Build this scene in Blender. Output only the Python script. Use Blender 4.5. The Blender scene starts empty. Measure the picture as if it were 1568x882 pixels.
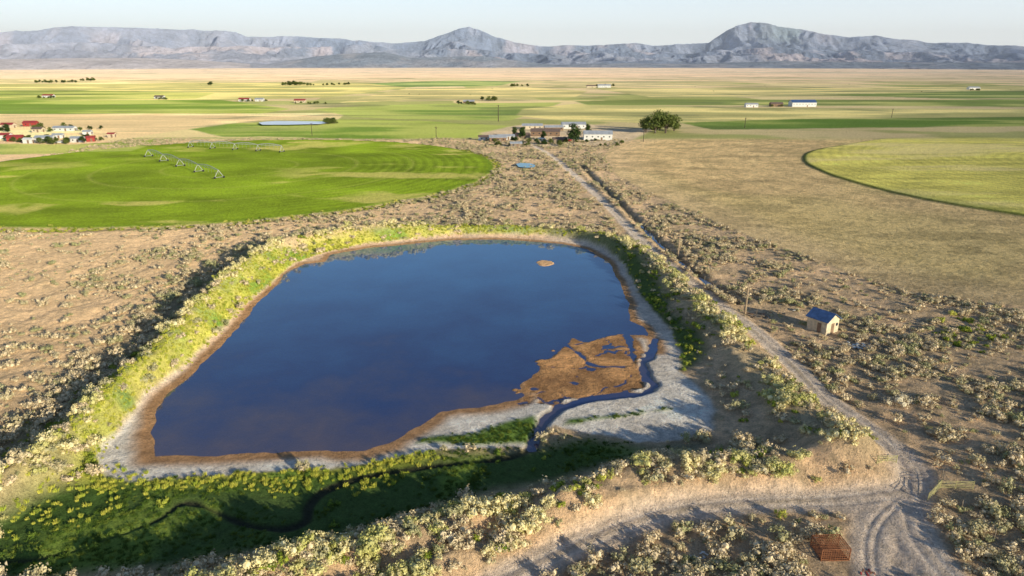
import bpy, bmesh, math, random
import numpy as np
from mathutils import Vector, Matrix
random.seed(7); rng=np.random.default_rng(11)
H=50.0; F=1045.0; P=math.radians(18.3); cp,sp=math.cos(P),math.sin(P)
SUN_EL=math.radians(14); SUN_AZ=math.radians(136)
scene=bpy.context.scene
scene.view_settings.view_transform='Standard'
scene.view_settings.look='None'
scene.view_settings.exposure=0
# ---------- survey helper : photo measurement -> ground coordinates (metres), at elevation h
def G(px,py,h=0.0):
    v=(441-py)/F; dy=cp+v*sp; dz=-sp+v*cp; t=-(H-h)/dz
    return (t*(px-784)/F, t*dy)
def GL(l,h=0.0): return np.array([G(a[0],a[1],a[2] if len(a)>2 else h) for a in l],dtype=np.float64)
# ---------- noise
def vn(x,y,seed=0):
    xi=np.floor(x); yi=np.floor(y); fx=x-xi; fy=y-yi
    fx=fx*fx*(3-2*fx); fy=fy*fy*(3-2*fy)
    xi=xi.astype(np.int64); yi=yi.astype(np.int64)
    def h(a,b):
        n=(a*374761393+b*668265263+seed*144665)&0xffffffff
        n=((n^(n>>13))*1274126177)&0xffffffff
        n=(n^(n>>16))&0xffffffff
        n=(n*2246822519)&0xffffffff; n=n^(n>>15)
        return n.astype(np.float64)/4294967296.0
    a=h(xi,yi);b=h(xi+1,yi);c=h(xi,yi+1);d=h(xi+1,yi+1)
    return (a*(1-fx)+b*fx)*(1-fy)+(c*(1-fx)+d*fx)*fy
def fbm(x,y,s,oct=3,seed=0):
    r=0;a=0.5;t=0
    for i in range(oct):
        r=r+a*vn(x/s+17.3*i,y/s-9.1*i,seed+i*7); t+=a; a*=.5; s=s*.5
    return r/t
def ss(a,b,x):
    t=np.clip((x-a)/(b-a),0,1); return t*t*(3-2*t)
def seg(x,y,a,b):
    ex,ey=b[0]-a[0],b[1]-a[1]; L=ex*ex+ey*ey+1e-9
    t=np.clip(((x-a[0])*ex+(y-a[1])*ey)/L,0,1)
    return np.hypot(x-a[0]-t*ex,y-a[1]-t*ey)
def dline(x,y,pts,maxd=40):
    out=np.full(x.shape,1e3)
    m=(x>pts[:,0].min()-maxd)&(x<pts[:,0].max()+maxd)&(y>pts[:,1].min()-maxd)&(y<pts[:,1].max()+maxd)
    xs,ys=x[m],y[m]
    if xs.size==0: return out
    d=np.full(xs.shape,1e3)
    for i in range(len(pts)-1): d=np.minimum(d,seg(xs,ys,pts[i],pts[i+1]))
    out[m]=d; return out
def dpoly(x,y,pts,maxd=40):
    out=np.full(x.shape,1e3)
    m=(x>pts[:,0].min()-maxd)&(x<pts[:,0].max()+maxd)&(y>pts[:,1].min()-maxd)&(y<pts[:,1].max()+maxd)
    xs,ys=x[m],y[m]
    if xs.size==0: return out
    d=np.full(xs.shape,1e3); ins=np.zeros(xs.shape,bool); n=len(pts)
    for i in range(n):
        a=pts[i];b=pts[(i+1)%n]
        d=np.minimum(d,seg(xs,ys,a,b))
        c=((a[1]>ys)!=(b[1]>ys))
        xx=(b[0]-a[0])*(ys-a[1])/((b[1]-a[1]) if abs(b[1]-a[1])>1e-9 else 1e-9)+a[0]
        ins^=c&(xs<xx)
    out[m]=np.where(ins,-d,d); return out
def smooth_line(pts,n=4):
    pts=np.array(pts); out=[]
    for i in range(len(pts)-1):
        p0=pts[max(i-1,0)];p1=pts[i];p2=pts[i+1];p3=pts[min(i+2,len(pts)-1)]
        for k in range(n):
            t=k/n
            out.append(.5*((2*p1)+(-p0+p2)*t+(2*p0-5*p1+4*p2-p3)*t*t+(-p0+3*p1-3*p2+p3)*t**3))
    out.append(pts[-1]); return np.array(out)
# ---------- layout
POND=GL([(236,625),(228,665),(236,700),(330,701),(400,697),(470,693),(560,692),(600,680),(640,655),(680,632),(740,625),(790,614),(806,606),
 (802,590),(825,570),(848,548),(880,521),(900,527),(930,518),(962,514),(985,514),(1008,522),(1010,540),(1000,520),(985,500),(967,490),(963,465),(950,430),(932,402),(900,382),(860,373),(780,367),(700,367),(640,372),
 (560,380),(508,390),(497,401),(465,404),(440,416),(400,458),(350,515),(290,575),(252,608)])
SAND=GL([(150,700),(155,722),(195,741),(300,734),(400,727),(480,722),(560,713),(640,697),(720,690),(800,690),(822,668),(850,655),(900,667),(980,681),(1040,679),(1088,660),(1098,632),(1075,598),(1038,570),
 (1042,540),(1025,505),(1000,478),(978,450),(955,408),(925,383),(880,369),(840,364),(780,362),(700,362),(640,367),(560,375),(500,387),(450,405),(380,465),(300,548),(225,610),(192,650)])
GREENISLE=GL([(640,680),(660,672),(720,668),(770,652),(815,642),(826,655),(812,682),(770,686),(700,684)])
GREENISLE2=GL([(862,655),(868,645),(910,640),(950,636),(1000,628),(1030,625),(1032,634),(985,640),(930,648)])
MUD=GL([(800,614),(802,592),(822,572),(846,550),(878,520),(902,527),(930,516),(962,512),(978,528),(980,565),(984,594),(960,602),(920,606),(880,612),(840,616)])
CHAN=smooth_line(GL([(1004,520),(996,545),(984,556),(990,578),(1000,592),(982,604),(940,608),(900,613),(868,622),(842,638),(824,662),(815,690)]))
CH2=smooth_line(GL([(868,528),(890,545),(904,558),(930,562),(968,558),(966,535),(962,516)]))
HSTREAM=smooth_line(GL([(815,690),(760,706),(660,716),(560,732),(500,752),(475,775),(468,800),(430,812),(380,806),(340,790),(285,772),(240,800),(150,835),(60,858),(-100,870)]))
HOLLOW=GL([(-200,800),(0,795),(90,752),(150,738),(300,738),(450,727),(600,712),(700,694),(800,690),(900,672),(1000,690),(1080,682),(1060,700),(960,712),(860,742),(760,757),(660,790),(520,832),(400,855),(250,880),(100,895),(-200,920)])
CREST=smooth_line(GL([(-400,960,3.4),(-150,850,3.4),(0,738,3.4),(110,655,3.4),(250,530,3.4),(330,452,3.2),(400,395,3),(445,374,2.6),(520,361,2.2),(600,354,2.2),(700,349,2.2),(800,350,2.2),(880,357,2.2),(945,372,2.4),(1003,405,2.4),(1062,458,2.6),(1122,520,2.6),(1180,582,2.6),(1240,642,2.6),(1300,690,2.4)]))
NEARB=smooth_line(GL([(1300,690),(1190,704),(1080,710),(980,718),(900,745),(820,762),(740,776),(680,800),(600,824),(520,840),(440,862),(340,895),(200,935)],2.8))
NEARB2=smooth_line(GL([(1200,742),(1130,742),(1040,750),(960,768),(880,786),(800,813),(720,850),(640,885),(560,930)],1.8))
ROAD=smooth_line(GL([(770,215),(812,222),(840,236),(880,268),(920,305),(960,346),(1010,396),(1060,438),(1110,474),(1160,510),(1210,556),(1260,606),(1320,650),(1370,690),(1402,728),(1395,770),(1405,820),(1440,870),(1500,930)],.8))
ROADB=smooth_line(GL([(1400,752),(1300,764),(1200,768),(1130,772),(1050,780),(980,797),(900,828),(840,855),(770,890),(700,930)],.8))
ROADC=smooth_line(GL([(1385,760),(1345,795),(1330,840),(1340,900)],.8))
DITCH=smooth_line(GL([(892,258),(930,296),(975,340),(1020,384),(1075,428),(1130,466)]))
YARD=GL([(1330,690),(1395,690),(1430,735),(1420,800),(1440,882),(1400,900),(1330,890),(1300,800),(1290,770),(1370,750)],.8)
GC=np.array([-137.,335.]); GR=128.
TANF=GL([(925,238),(960,217),(1060,205),(1300,199),(1568,197),(2100,192),(2100,560),(1568,478),(1400,452),(1290,420),(1200,388),(1110,350),(1040,318),(985,295),(940,268)])
OLIVE=smooth_line(GL([(2000,196),(1568,208),(1380,213),(1262,230),(1230,245),(1262,268),(1350,294),(1450,317),(1568,336),(2000,400)]),5)
FAR=[ # (poly, colour)
 ([(-300,128),(300,127),(560,127),(640,133),(500,150),(300,156),(-300,158)],(.60,.55,.20)),
 ([(-300,140),(120,139),(330,143),(300,152),(-300,158)],(.34,.41,.09)),
 ([(-300,155),(340,154),(445,168),(400,175),(-300,177)],(.23,.36,.045)),
 ([(-300,177),(250,175),(500,175),(420,184),(330,192),(200,213),(-300,222)],(.90,.67,.37)),
 ([(290,199),(360,190),(520,184),(640,186),(800,196),(770,211),(600,214),(460,212),(340,211)],(.20,.34,.035)),
 ([(-200,222),(120,222),(270,213),(200,235),(-200,240)],(.25,.36,.06)),
 ([(480,168),(560,163),(700,159),(860,158),(830,170),(780,186),(620,184),(540,180)],(.21,.34,.055)),
 ([(560,128),(690,124),(800,125),(760,132),(620,134)],(.22,.36,.10)),
 ([(620,136),(800,134),(900,140),(880,150),(700,152),(520,158)],(.66,.57,.25)),
 ([(800,168),(880,160),(1150,166),(1568,168),(2000,166),(2000,180),(1568,180),(1200,184),(1000,190),(860,186),(790,178)],(.64,.58,.23)),
 ([(880,156),(1000,153),(1400,154),(2000,150),(2000,164),(1500,164),(1150,162),(900,162)],(.28,.36,.09)),
 ([(900,135),(1200,136),(2000,128),(2000,142),(1300,148),(1000,150)],(.58,.52,.23)),
 ([(1250,146),(1500,140),(2000,142),(2000,148),(1450,152)],(.24,.33,.09)),
 ([(1040,189),(1200,184),(1568,180),(2000,176),(2000,190),(1568,195),(1300,197),(1090,200)],(.14,.26,.035)),
 ([(790,124),(1000,126),(1100,132),(900,134)],(.66,.56,.30)),
 ([(-300,123),(100,122),(420,124),(200,129),(-300,130)],(.70,.58,.30)),
]
FAR=[(GL(a),np.array(c)) for a,c in FAR]
HPOND=GL([(396,188),(404,186.5),(422,185.2),(455,185.5),(500,186),(502,188.5),(490,190),(440,191),(402,191)],1.6)
BPOND=GL([(790,251),(796,249.5),(812,250),(820,253),(818,256),(806,257),(794,255.5)],1.6)
FARMYARD=GL([(735,205),(800,192),(900,192),(1000,200),(960,220),(860,228),(760,222)])

def near_masks(x,y):
    m={}
    m['pond']=dpoly(x,y,POND); m['sand']=dpoly(x,y,SAND)
    m['mud']=dpoly(x,y,MUD); m['chan']=np.minimum(dline(x,y,CHAN)-.75,dline(x,y,CH2)-.1)
    m['hs']=dline(x,y,HSTREAM); m['hollow']=dpoly(x,y,HOLLOW)
    m['crest']=dline(x,y,CREST); m['nb']=dline(x,y,NEARB); m['nb2']=dline(x,y,NEARB2)
    m['road']=np.minimum(np.minimum(dline(x,y,ROAD),dline(x,y,ROADB)),dline(x,y,ROADC)+.3)
    m['ditch']=dline(x,y,DITCH); m['yard']=dpoly(x,y,YARD)
    m['isle']=np.minimum(dpoly(x,y,GREENISLE),dpoly(x,y,GREENISLE2)+.4)
    return m
ISL=G(834,403)
def terrain(x,y):
    """height, colour, masks"""
    N=x.size
    n1=fbm(x,y,35,3,1); n2=fbm(x,y,7,3,5); n3=fbm(x,y,1.6,2,9); n4=fbm(x,y,120,3,21)
    fade=1-ss(350,900,y)
    z=.7+(n1-.5)*1.3*fade+(n2-.5)*.7*fade+(n3-.5)*.40*fade
    col=np.empty((N,3))
    def C(*c): return np.array(c)[None,:]
    def mix(mask,c):
        nonlocal col
        mk=np.clip(mask,0,1)[:,None]; col=col*(1-mk)+(c if isinstance(c,np.ndarray) else C(*c))*mk
    # dry sage soil
    col[:]=C(.82,.58,.36)
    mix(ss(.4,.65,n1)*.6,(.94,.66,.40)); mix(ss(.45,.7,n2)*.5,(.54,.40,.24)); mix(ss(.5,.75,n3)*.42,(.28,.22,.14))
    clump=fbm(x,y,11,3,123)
    mix(ss(.42,.58,clump)*.34*(y<470),(.36,.28,.18))  # bush shadow and leaf litter painted into the soil colour at clumps
    lm=ss(-20,-60,x)*ss(-1,1,y)
    mix(lm*.62,(.95,.67,.39)); mix(lm*ss(.5,.7,fbm(x,y,14,3,71))*.35,(.66,.49,.29))
    nm=near_masks(x,y)
    wob=(n2-.5)*3+(n3-.5)*1.2
    crest=nm['crest']
    rightw=ss(10,30,x)
    bh=1.9+1.9*ss(-5,-45,x)+.8*rightw
    z+= (bh+1.2*(n2-.5))*np.exp(-(crest/(3.5+1.6*rightw))**2)
    z+= (2.2+2.2*(n2-.5)+.6*ss(10,-20,x))*np.exp(-(nm['nb']/2.8)**2)+(1.3+1.7*(n2-.5))*np.exp(-(nm['nb2']/2.2)**2)
    # hollow
    hol=nm['hollow']
    hm=(1-ss(-2.5,1.5,hol+wob*.3))*ss(1.5,4.5,np.minimum(nm['nb'],nm['nb2'])+wob*.2)
    z=z*(1-hm)+(.30+(n2-.5)*.3+(n3-.5)*.2)*hm
    # sand & pond
    sd=nm['sand']; pd=nm['pond']
    sm=1-ss(-1.0,2.0,sd)
    zs=np.clip(.04+.055*np.maximum(pd,0),0,.35)+(n2-.5)*.10+(n3-.5)*.05
    z=z*(1-sm)+zs*sm
    pw=pd+(n2-.5)*1.6+(n3-.5)*.5
    near_end=ss(100,80,y)
    zp=np.maximum(pw*(.10-.05*near_end),-1.5)+.02
    z=np.where(pw<1.0,np.minimum(z,np.maximum(zp,-1.5)),z)
    mf=fbm(x,y*1.2,3.2,4,36)
    md=nm['mud']+(n3-.5)*2.0+(mf-.5)*9*ss(14,6,x)
    mm=1-ss(-.2,.9,md)
    mudn=fbm(x*1.0,y*1.6,4.5,4,33)
    vein=np.abs(fbm(x+3*n2,y*1.3,6,3,35)-.5)
    z=z*(1-mm)+(.045+(mudn-.43)*.26-.12*(1-ss(.0,.03,vein)))*mm
    il=np.hypot((x-ISL[0])/3.2,(y-ISL[1])/4.2)+(n3-.5)*.3
    z=np.maximum(z,-1.5+1.62*(1-ss(.5,1.6,il)))
    ch=nm['chan']+(n3-.5)*.9+(n2-.5)*.8
    cm=1-ss(-.3,.6,ch)
    z=z*(1-cm)-.12*cm
    hs=nm['hs']+(n2-.5)*1.3
    hc=(1-ss(.15,.9,hs))*hm
    z=z*(1-hc)+.05*hc
    # road flattening
    wr=1-.25*ss(150,230,y)
    rd=nm['road']; rm=1-ss(1.5*wr,2.7*wr,rd+(n2-.5)*.9)
    z=z*(1-rm*.85)+(.75)*rm*.85
    trk=np.exp(-((rd-.75)/.28)**2)
    z-=trk*rm*.10
    dt=np.exp(-(nm['ditch']/1.0)**2); z-=dt*.7
    z+=np.exp(-((nm['ditch']-3)/1.2)**2)*.4*(1-rm)*(y<420)
    z=np.where((y>520),np.maximum(z,.5),z)
    far=ss(3200,6500,y); z+=far*12
    # ---- colours
    inner=(pd<15)&(sd>-1.5)
    ig=np.where(inner,1-ss(6,10,pd+wob),0)*(1-ss(-.5,1.0,-sd))*ss(-1,.8,sd+wob*.25)
    leftside=1-ss(5,26,x)
    mix(ig*leftside,C(.76,.72,.12)*(1-.4*n3[:,None])-C(.34,.17,.03)*(ss(.45,.75,n2)[:,None]))
    mix(ig*(1-leftside),(.13,.18,.05))
    bl=ss(-35,-50,x)*ss(95,80,y)*ss(62,66,y)*(pd>4)*(crest<14)*(x>-90); mix(bl*.7*(1-ss(12,18,pd)),C(.56,.56,.10)-C(.2,.1,.02)*n2[:,None])
    cr=(1-ss(1.5,5,crest+wob))*(1-ig*.4)
    mix(cr*.45,(.64,.53,.30))
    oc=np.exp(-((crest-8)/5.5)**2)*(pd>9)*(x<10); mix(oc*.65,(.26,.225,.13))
    mix(hm*.95,C(.075,.15,.03)+C(.15,.18,.02)*ss(.5,.75,n2)[:,None]+C(.24,.19,.11)*(ss(.52,.72,n1)*.8)[:,None])
    hr=hm*ss(12,24,x); mix(hr*.8,(.36,.31,.23))
    smc=1-ss(-.6,.4,sd+(n3-.5)*.8+(n2-.5)*1.0)
    mix(smc,C(.95,.87,.78)*(.84+.3*n2[:,None])-C(.12,.11,.10)*ss(.4,.8,n3)[:,None])
    botl=ss(125,98,y)
    mix(smc*(1-botl)*.75*leftside,(.80,.49,.26)); mix(smc*(1-botl)*.5*(1-leftside),(.66,.50,.38))
    mix(smc*ss(.52,.64,fbm(x,y*1.4,6,4,410))*.28,(.55,.44,.34))
    wet=smc*(1-ss(.8,2.2+1.2*botl,pw))
    mix(wet,C(.50,.29,.15)*(.75+.5*n3[:,None]))
    isl=(1-ss(-.8,.8,nm['isle']+wob*.5)); mix(isl,C(.10,.19,.04)+C(.12,.14,.02)*n2[:,None]); z+=isl*.12*(1-cm)
    # bed
    dep=ss(.0,-.75,z); u=ss(.03,-.02,z)*(pd<30)
    bed=C(.50,.28,.13)*(1-dep[:,None])+C(.08,.09,.17)*dep[:,None]
    bn=fbm(x*.7,y,16,3,201)
    shal=ss(125,72,y+ (bn-.5)*70)*ss(-1,-7,pd)
    bed=bed*(1-.6*shal[:,None])+C(.36,.26,.28)*.6*shal[:,None]
    mid=ss(.02,.25,-z)[:,None]*(1-dep[:,None])*.5
    bed=bed*(1-mid)+C(.36,.24,.21)*mid
    mix(mm,C(.62,.34,.15)*(.42+1.1*mudn[:,None])); mix(mm*ss(.09,.02,z)*.7,(.36,.19,.09))
    mix(u*(1-mm),bed); mix(cm*.9,(.14,.13,.15)); mix(hc*.9,(.045,.04,.03))
    mix((1-ss(.7,1.4,il)),(.80,.50,.27))
    # roads
    mix(rm*.9*(1-ss(.0,2.6,rd)*.15),C(.84,.69,.56)*(.80+.4*n3[:,None]))
    mix(trk*rm*.6,(.93,.80,.68)); mix(rm*np.exp(-(rd/.3)**2)*.5*ss(.35,.6,n2),(.50,.40,.26))
    ym=(1-ss(-2,1.5,nm['yard']+wob*.6))
    mix(ym*.85,C(.86,.70,.57)*(.8+.4*n3[:,None]))
    mix(ym*(.5+.5*np.sin(x*3.1+n2*9))*ss(.4,.6,n3)*.4,(.54,.43,.32))
    mix(dt*.7,(.20,.17,.09))
    # green pivot
    r=np.hypot(x-GC[0],y-GC[1]); gm=1-ss(-.8,.8,r-GR+(n2-.5)*2.0)
    gi=gm>0.01
    pf_=fbm(x*.8,y*1.7+ (n1-.5)*46,26,6,51)+(n2-.5)*.10
    patch=ss(.54,.68,pf_)*ss(.33,.6,n4)
    rings=.5+.5*np.sin(r*(1.25)+(n1-.5)*2.5); rstr=ss(30,75,r)*(.2+.8*ss(-100,-50,x))*ss(.3,.6,n1+.15)
    g5=fbm(x*.6,y,18,4,59)
    gcol=C(.25,.35,.018)*(1+.5*(n4[:,None]-.5))*(.88+.26*((rings-.5)*rstr)[:,None]+.3*(n2[:,None]-.3)+1.0*(g5[:,None]-.45))
    gcol=gcol*(1-patch[:,None]*.7)+C(.70,.61,.18)*patch[:,None]*.7
    mix(gm,gcol); mix(gm*ss(GR-3,GR-1.2,r)*.5,(.10,.18,.02))
    for rr_,ww in ((60,1.0),(88,.8),(31,.8)): mix(gm*np.exp(-((r-rr_)/ww)**2)*.3,(.5,.5,.12))
    z=np.where(gi,z*(1-gm)+(1.35+(n1-.5)*.6+(n2-.5)*.12+rings*rstr*.08)*gm,z)
    rim=np.exp(-((r-GR-2.5)/1.6)**2); mix(rim*.7*(y<420),(.12,.12,.05))
    # tan field
    tf=1-ss(-1.5,1.5,dpoly(x,y,TANF)+(n2-.5)*4)
    r2=np.hypot((x-250.),(y-330.))
    tr=.5+.5*np.sin(r2*.9); tcol=C(.86,.62,.31)*(.90+.07*tr[:,None]+.5*(n2[:,None]-.4))
    gg=ss(.46,.62,n4)*.4; tcol=tcol*(1-gg[:,None])+C(.76,.62,.25)*gg[:,None]
    rim2=ss(-26,-4,dpoly(x,y,TANF,60))*.5; tcol=tcol*(1-rim2[:,None])+C(.92,.67,.40)*rim2[:,None]
    tcol=tcol*(1-.24*ss(.5,.7,n3)[:,None])
    tcol=tcol*(1-.22*ss(.5,.62,fbm(x*.5,y,9,3,140))[:,None])
    mix(tf,tcol)
    for rr in (150.,205.,118.,153.): mix(tf*np.exp(-((r2-rr+3*(n1-.5))/.8)**2)*.5*ss(.35,.6,n2),(.36,.28,.13))
    z=np.where(tf>.5,.9+(n1-.5)*.8+(n3-.5)*.18+(n2-.5)*.25,z)
    od=dpoly(x,y,OLIVE); om=1-ss(-.8,.8,od+(n2-.5)*1.2)
    ro=np.hypot(x-330,y-330); sw=.5+.5*np.sin(ro*1.15+5*(n1-.5))
    sw2=fbm(x*.25+y*.02,y,6,3,88)
    ocol=C(.78,.69,.17)*(.84+.20*sw[:,None]+.9*(sw2[:,None]-.45))
    ow=ss(.42,.66,fbm(x*.25,y+ro*.1,18,4,93)); ocol=ocol*(1-.7*ow[:,None])+C(.95,.78,.35)*.7*ow[:,None]
    og=ss(-14,-3,od)*ss(300,250,y); ocol=ocol*(1-.5*og[:,None])+C(.44,.46,.09)*.5*og[:,None]
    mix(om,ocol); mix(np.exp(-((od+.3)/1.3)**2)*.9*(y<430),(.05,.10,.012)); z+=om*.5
    # far country
    fm=ss(455,480,y)
    cx=np.floor((x+y*.15)/310+.6*np.floor(y/240)); cyy=np.floor(y/240)
    hsh=vn(cx*7.13+.5,cyy*3.77+.5,77); hs2=vn(cx*3.1+.5,cyy*9.7+.5,99)
    pal=C(.74,.60,.31)*(1-ss(.35,.5,hsh)[:,None])+ss(.35,.5,hsh)[:,None]*C(.42,.42,.15)
    pal=pal*(1-.8*ss(.6,.7,hs2)[:,None])+.8*ss(.6,.7,hs2)[:,None]*C(.80,.61,.37)
    pn=fbm(x,y,90,4,61)[:,None]
    mix(fm,pal*(.65+.65*pn))
    mix(fm*ss(.50,.60,fbm(x*.5,y,60,4,62))*.6,(.80,.60,.36))
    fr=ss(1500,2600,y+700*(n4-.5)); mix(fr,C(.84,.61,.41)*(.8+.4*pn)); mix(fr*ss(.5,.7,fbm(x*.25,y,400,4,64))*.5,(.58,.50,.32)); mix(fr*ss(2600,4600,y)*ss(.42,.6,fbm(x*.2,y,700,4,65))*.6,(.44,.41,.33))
    for poly,c in FAR:
        d=dpoly(x,y,poly,30)
        mk=1-ss(-2,2,d)
        if mk.max()>0:
            f2=fbm(x*.3,y,50,4,66)[:,None]
            mix(mk*.92,c[None,:]*(.50+.85*f2)+C(.26,.17,.08)*ss(.50,.64,f2))
    mix(1-ss(-3,3,dpoly(x,y,FARMYARD)),C(.74,.57,.38)*(.8+.4*n2[:,None]))
    l1=fbm(x*.06,y*1.0,38,2,301); lines=ss(.47,.5,l1)*(1-ss(.5,.53,l1))*ss(470,600,y)*(1-ss(2500,4000,y)); mix(lines*.55,(.16,.19,.09))
    hz=ss(1200,6000,y)*.35; mix(hz,(.76,.63,.56))  # aerial haze painted into the far ground colour by distance
    spk=ss(.66,.75,fbm(x*.5,y,60,3,44))*ss(480,900,y)*.5; mix(spk,(.15,.18,.08))
    m=dict(nm); m.update(pw=pw,gm=gm,rim=rim,tf=tf,om=om,hm=hm,ig=ig,left=leftside,smc=smc,mm=mm,isl=isl,n1=n1,n2=n2,n3=n3,rm=rm,r=r,cm=cm,hc=hc,bl=bl,clump=clump)
    return z,np.clip(col,.004,.95),m
# ---------- node helpers
def new_mat(name):
    m=bpy.data.materials.new(name); m.use_nodes=True; nt=m.node_tree; nt.nodes.clear()
    o=nt.nodes.new('ShaderNodeOutputMaterial'); b=nt.nodes.new('ShaderNodeBsdfPrincipled')
    nt.links.new(b.outputs[0],o.inputs[0]); return m,nt,b,o
def nd(nt,t,**k):
    n=nt.nodes.new(t)
    for a,v in k.items():
        if a in n.inputs.keys(): n.inputs[a].default_value=v
        else: setattr(n,a,v)
    return n
def simple_mat(name,c,rough=.8,metal=0,var=.25,scale=2.0,c2=None,bump=.0):
    m,nt,b,o=new_mat(name)
    tc=nd(nt,'ShaderNodeTexCoord'); no=nd(nt,'ShaderNodeTexNoise',Scale=scale,Detail=5.0)
    nt.links.new(tc.outputs['Object'],no.inputs['Vector'])
    r=nd(nt,'ShaderNodeValToRGB'); r.color_ramp.elements[0].position=.35; r.color_ramp.elements[1].position=.65
    c2=c2 or tuple(v*(1-var) for v in c)
    r.color_ramp.elements[0].color=(*c2,1); r.color_ramp.elements[1].color=(*c,1)
    nt.links.new(no.outputs['Fac'],r.inputs['Fac']); nt.links.new(r.outputs['Color'],b.inputs['Base Color'])
    b.inputs['Roughness'].default_value=rough; b.inputs['Metallic'].default_value=metal
    return m
def ground_mat(name,s1,s2,bd1,bd2,lo,hi):
    m,nt,b,o=new_mat(name)
    at=nd(nt,'ShaderNodeAttribute',attribute_name='Col'); geo=nd(nt,'ShaderNodeNewGeometry')
    n1=nd(nt,'ShaderNodeTexNoise',Scale=s1,Detail=6.0,Roughness=.65); n2=nd(nt,'ShaderNodeTexNoise',Scale=s2,Detail=4.0,Roughness=.7)
    for n in (n1,n2): nt.links.new(geo.outputs['Position'],n.inputs['Vector'])
    mr=nd(nt,'ShaderNodeMapRange'); mr.inputs[1].default_value=.3; mr.inputs[2].default_value=.7; mr.inputs[3].default_value=lo; mr.inputs[4].default_value=hi
    nt.links.new(n1.outputs['Fac'],mr.inputs[0])
    mr2=nd(nt,'ShaderNodeMapRange'); mr2.inputs[1].default_value=.3; mr2.inputs[2].default_value=.7; mr2.inputs[3].default_value=lo; mr2.inputs[4].default_value=hi
    nt.links.new(n2.outputs['Fac'],mr2.inputs[0])
    mu=nd(nt,'ShaderNodeMath',operation='MULTIPLY'); nt.links.new(mr.outputs[0],mu.inputs[0]); nt.links.new(mr2.outputs[0],mu.inputs[1])
    vm=nd(nt,'ShaderNodeVectorMath',operation='SCALE'); nt.links.new(at.outputs['Color'],vm.inputs[0]); nt.links.new(mu.outputs[0],vm.inputs['Scale'])
    nt.links.new(vm.outputs[0],b.inputs['Base Color']); b.inputs['Roughness'].default_value=.95; b.inputs['Specular IOR Level'].default_value=.1
    b.inputs['Diffuse Roughness'].default_value=1.0
    b1=nd(nt,'ShaderNodeBump',Strength=1.0,Distance=bd1); nt.links.new(n1.outputs['Fac'],b1.inputs['Height'])
    b2=nd(nt,'ShaderNodeBump',Strength=1.0,Distance=bd2); nt.links.new(n2.outputs['Fac'],b2.inputs['Height']); nt.links.new(b1.outputs[0],b2.inputs['Normal'])
    nt.links.new(b2.outputs[0],b.inputs['Normal']); return m
def grid_mesh(name,X,Y,Z,COL,mat):
    R,Cn=X.shape; me=bpy.data.meshes.new(name)
    co=np.stack([X,Y,Z],-1).reshape(-1,3).astype(np.float32)
    i=np.arange(R*Cn).reshape(R,Cn)
    q=np.stack([i[:-1,:-1],i[:-1,1:],i[1:,1:],i[1:,:-1]],-1).reshape(-1,4)
    me.vertices.add(len(co)); me.vertices.foreach_set('co',co.ravel())
    me.loops.add(q.size); me.loops.foreach_set('vertex_index',q.ravel().astype(np.int32))
    me.polygons.add(len(q)); me.polygons.foreach_set('loop_start',np.arange(0,q.size,4,dtype=np.int32))
    me.polygons.foreach_set('use_smooth',np.ones(len(q),bool))
    me.update(calc_edges=True)
    a=me.color_attributes.new('Col','FLOAT_COLOR','POINT')
    c=np.ones((len(co),4),np.float32); c[:,:3]=COL.reshape(-1,3); a.data.foreach_set('color',c.ravel())
    me.materials.append(mat); ob=bpy.data.objects.new(name,me); scene.collection.objects.link(ob); return ob
# ---------- ground sheet
ys=[-60,-30,0,15,25,34,40]; y=45.
while y<130: ys.append(y); y+=.30
while y<420: ys.append(y); y*=1.0042
while y<45000: ys.append(y); y*=1.0095
ys=np.array(ys); us=np.linspace(-1.12,1.12,860)
X=us[None,:]*(np.abs(ys)[:,None]*.85+32); Y=np.repeat(ys[:,None],len(us),1)
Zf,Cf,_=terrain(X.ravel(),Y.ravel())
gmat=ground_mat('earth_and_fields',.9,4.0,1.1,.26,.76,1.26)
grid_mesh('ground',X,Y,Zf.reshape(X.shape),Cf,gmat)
# ---------- mountains
def dirpx(px,py):
    v=(441-py)/F; x=(px-784)/F; yy=cp+v*sp; z=-sp+v*cp
    return math.atan2(x,yy), z/math.hypot(x,yy)
def env(tab,az,D):
    a=[];e=[]
    for px,py in tab:
        A,s=dirpx(px,py); a.append(A); e.append(H+s*D)
    return np.interp(az,a,e)
BACK=[(-500,60),(-200,54),(0,52),(60,46),(110,43),(200,46),(300,48),(362,50),(380,57),(450,58),(520,60),(560,64),(600,66),(650,64),(680,55),(703,46),(718,43),(735,48),(760,57),(790,66),(830,72),(870,71),(930,70),(975,67),(1000,71),(1040,68),(1085,66),(1105,52),(1125,42),(1150,35),(1175,36),(1200,42),(1230,46),(1260,52),(1300,58),(1340,56),(1370,62),(1420,68),(1450,66),(1500,69),(1568,73),(1900,78),(2200,75)]
MID=[(-500,72),(0,74),(90,66),(150,66),(210,72),(330,72),(420,76),(500,74),(560,72),(620,80),(700,78),(800,84),(900,84),(1000,82),(1060,84),(1120,76),(1200,74),(1260,84),(1320,78),(1420,84),(1568,86),(2200,90)]
FRONT=[(-500,92),(0,92),(200,90),(300,94),(400,100),(440,94),(520,84),(590,82),(630,90),(680,88),(740,87),(790,95),(850,101),(950,98),(1050,99),(1200,95),(1350,97),(1568,98),(2200,98)]
az=np.linspace(-.95,.95,1500); dd=np.linspace(5000,12000,330)
A,D=np.meshgrid(az,dd)
MX=np.sin(A)*D; MY=np.cos(A)*D
def rid(x,y,s,seed,o=5):
    r=0;a=.5;t=0
    for i in range(o):
        r=r+a*(1-np.abs(2*vn(x/s+3*i,y/s+5*i,seed+i)-1)); t+=a; a*=.52; s*=.5
    return r/t
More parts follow.
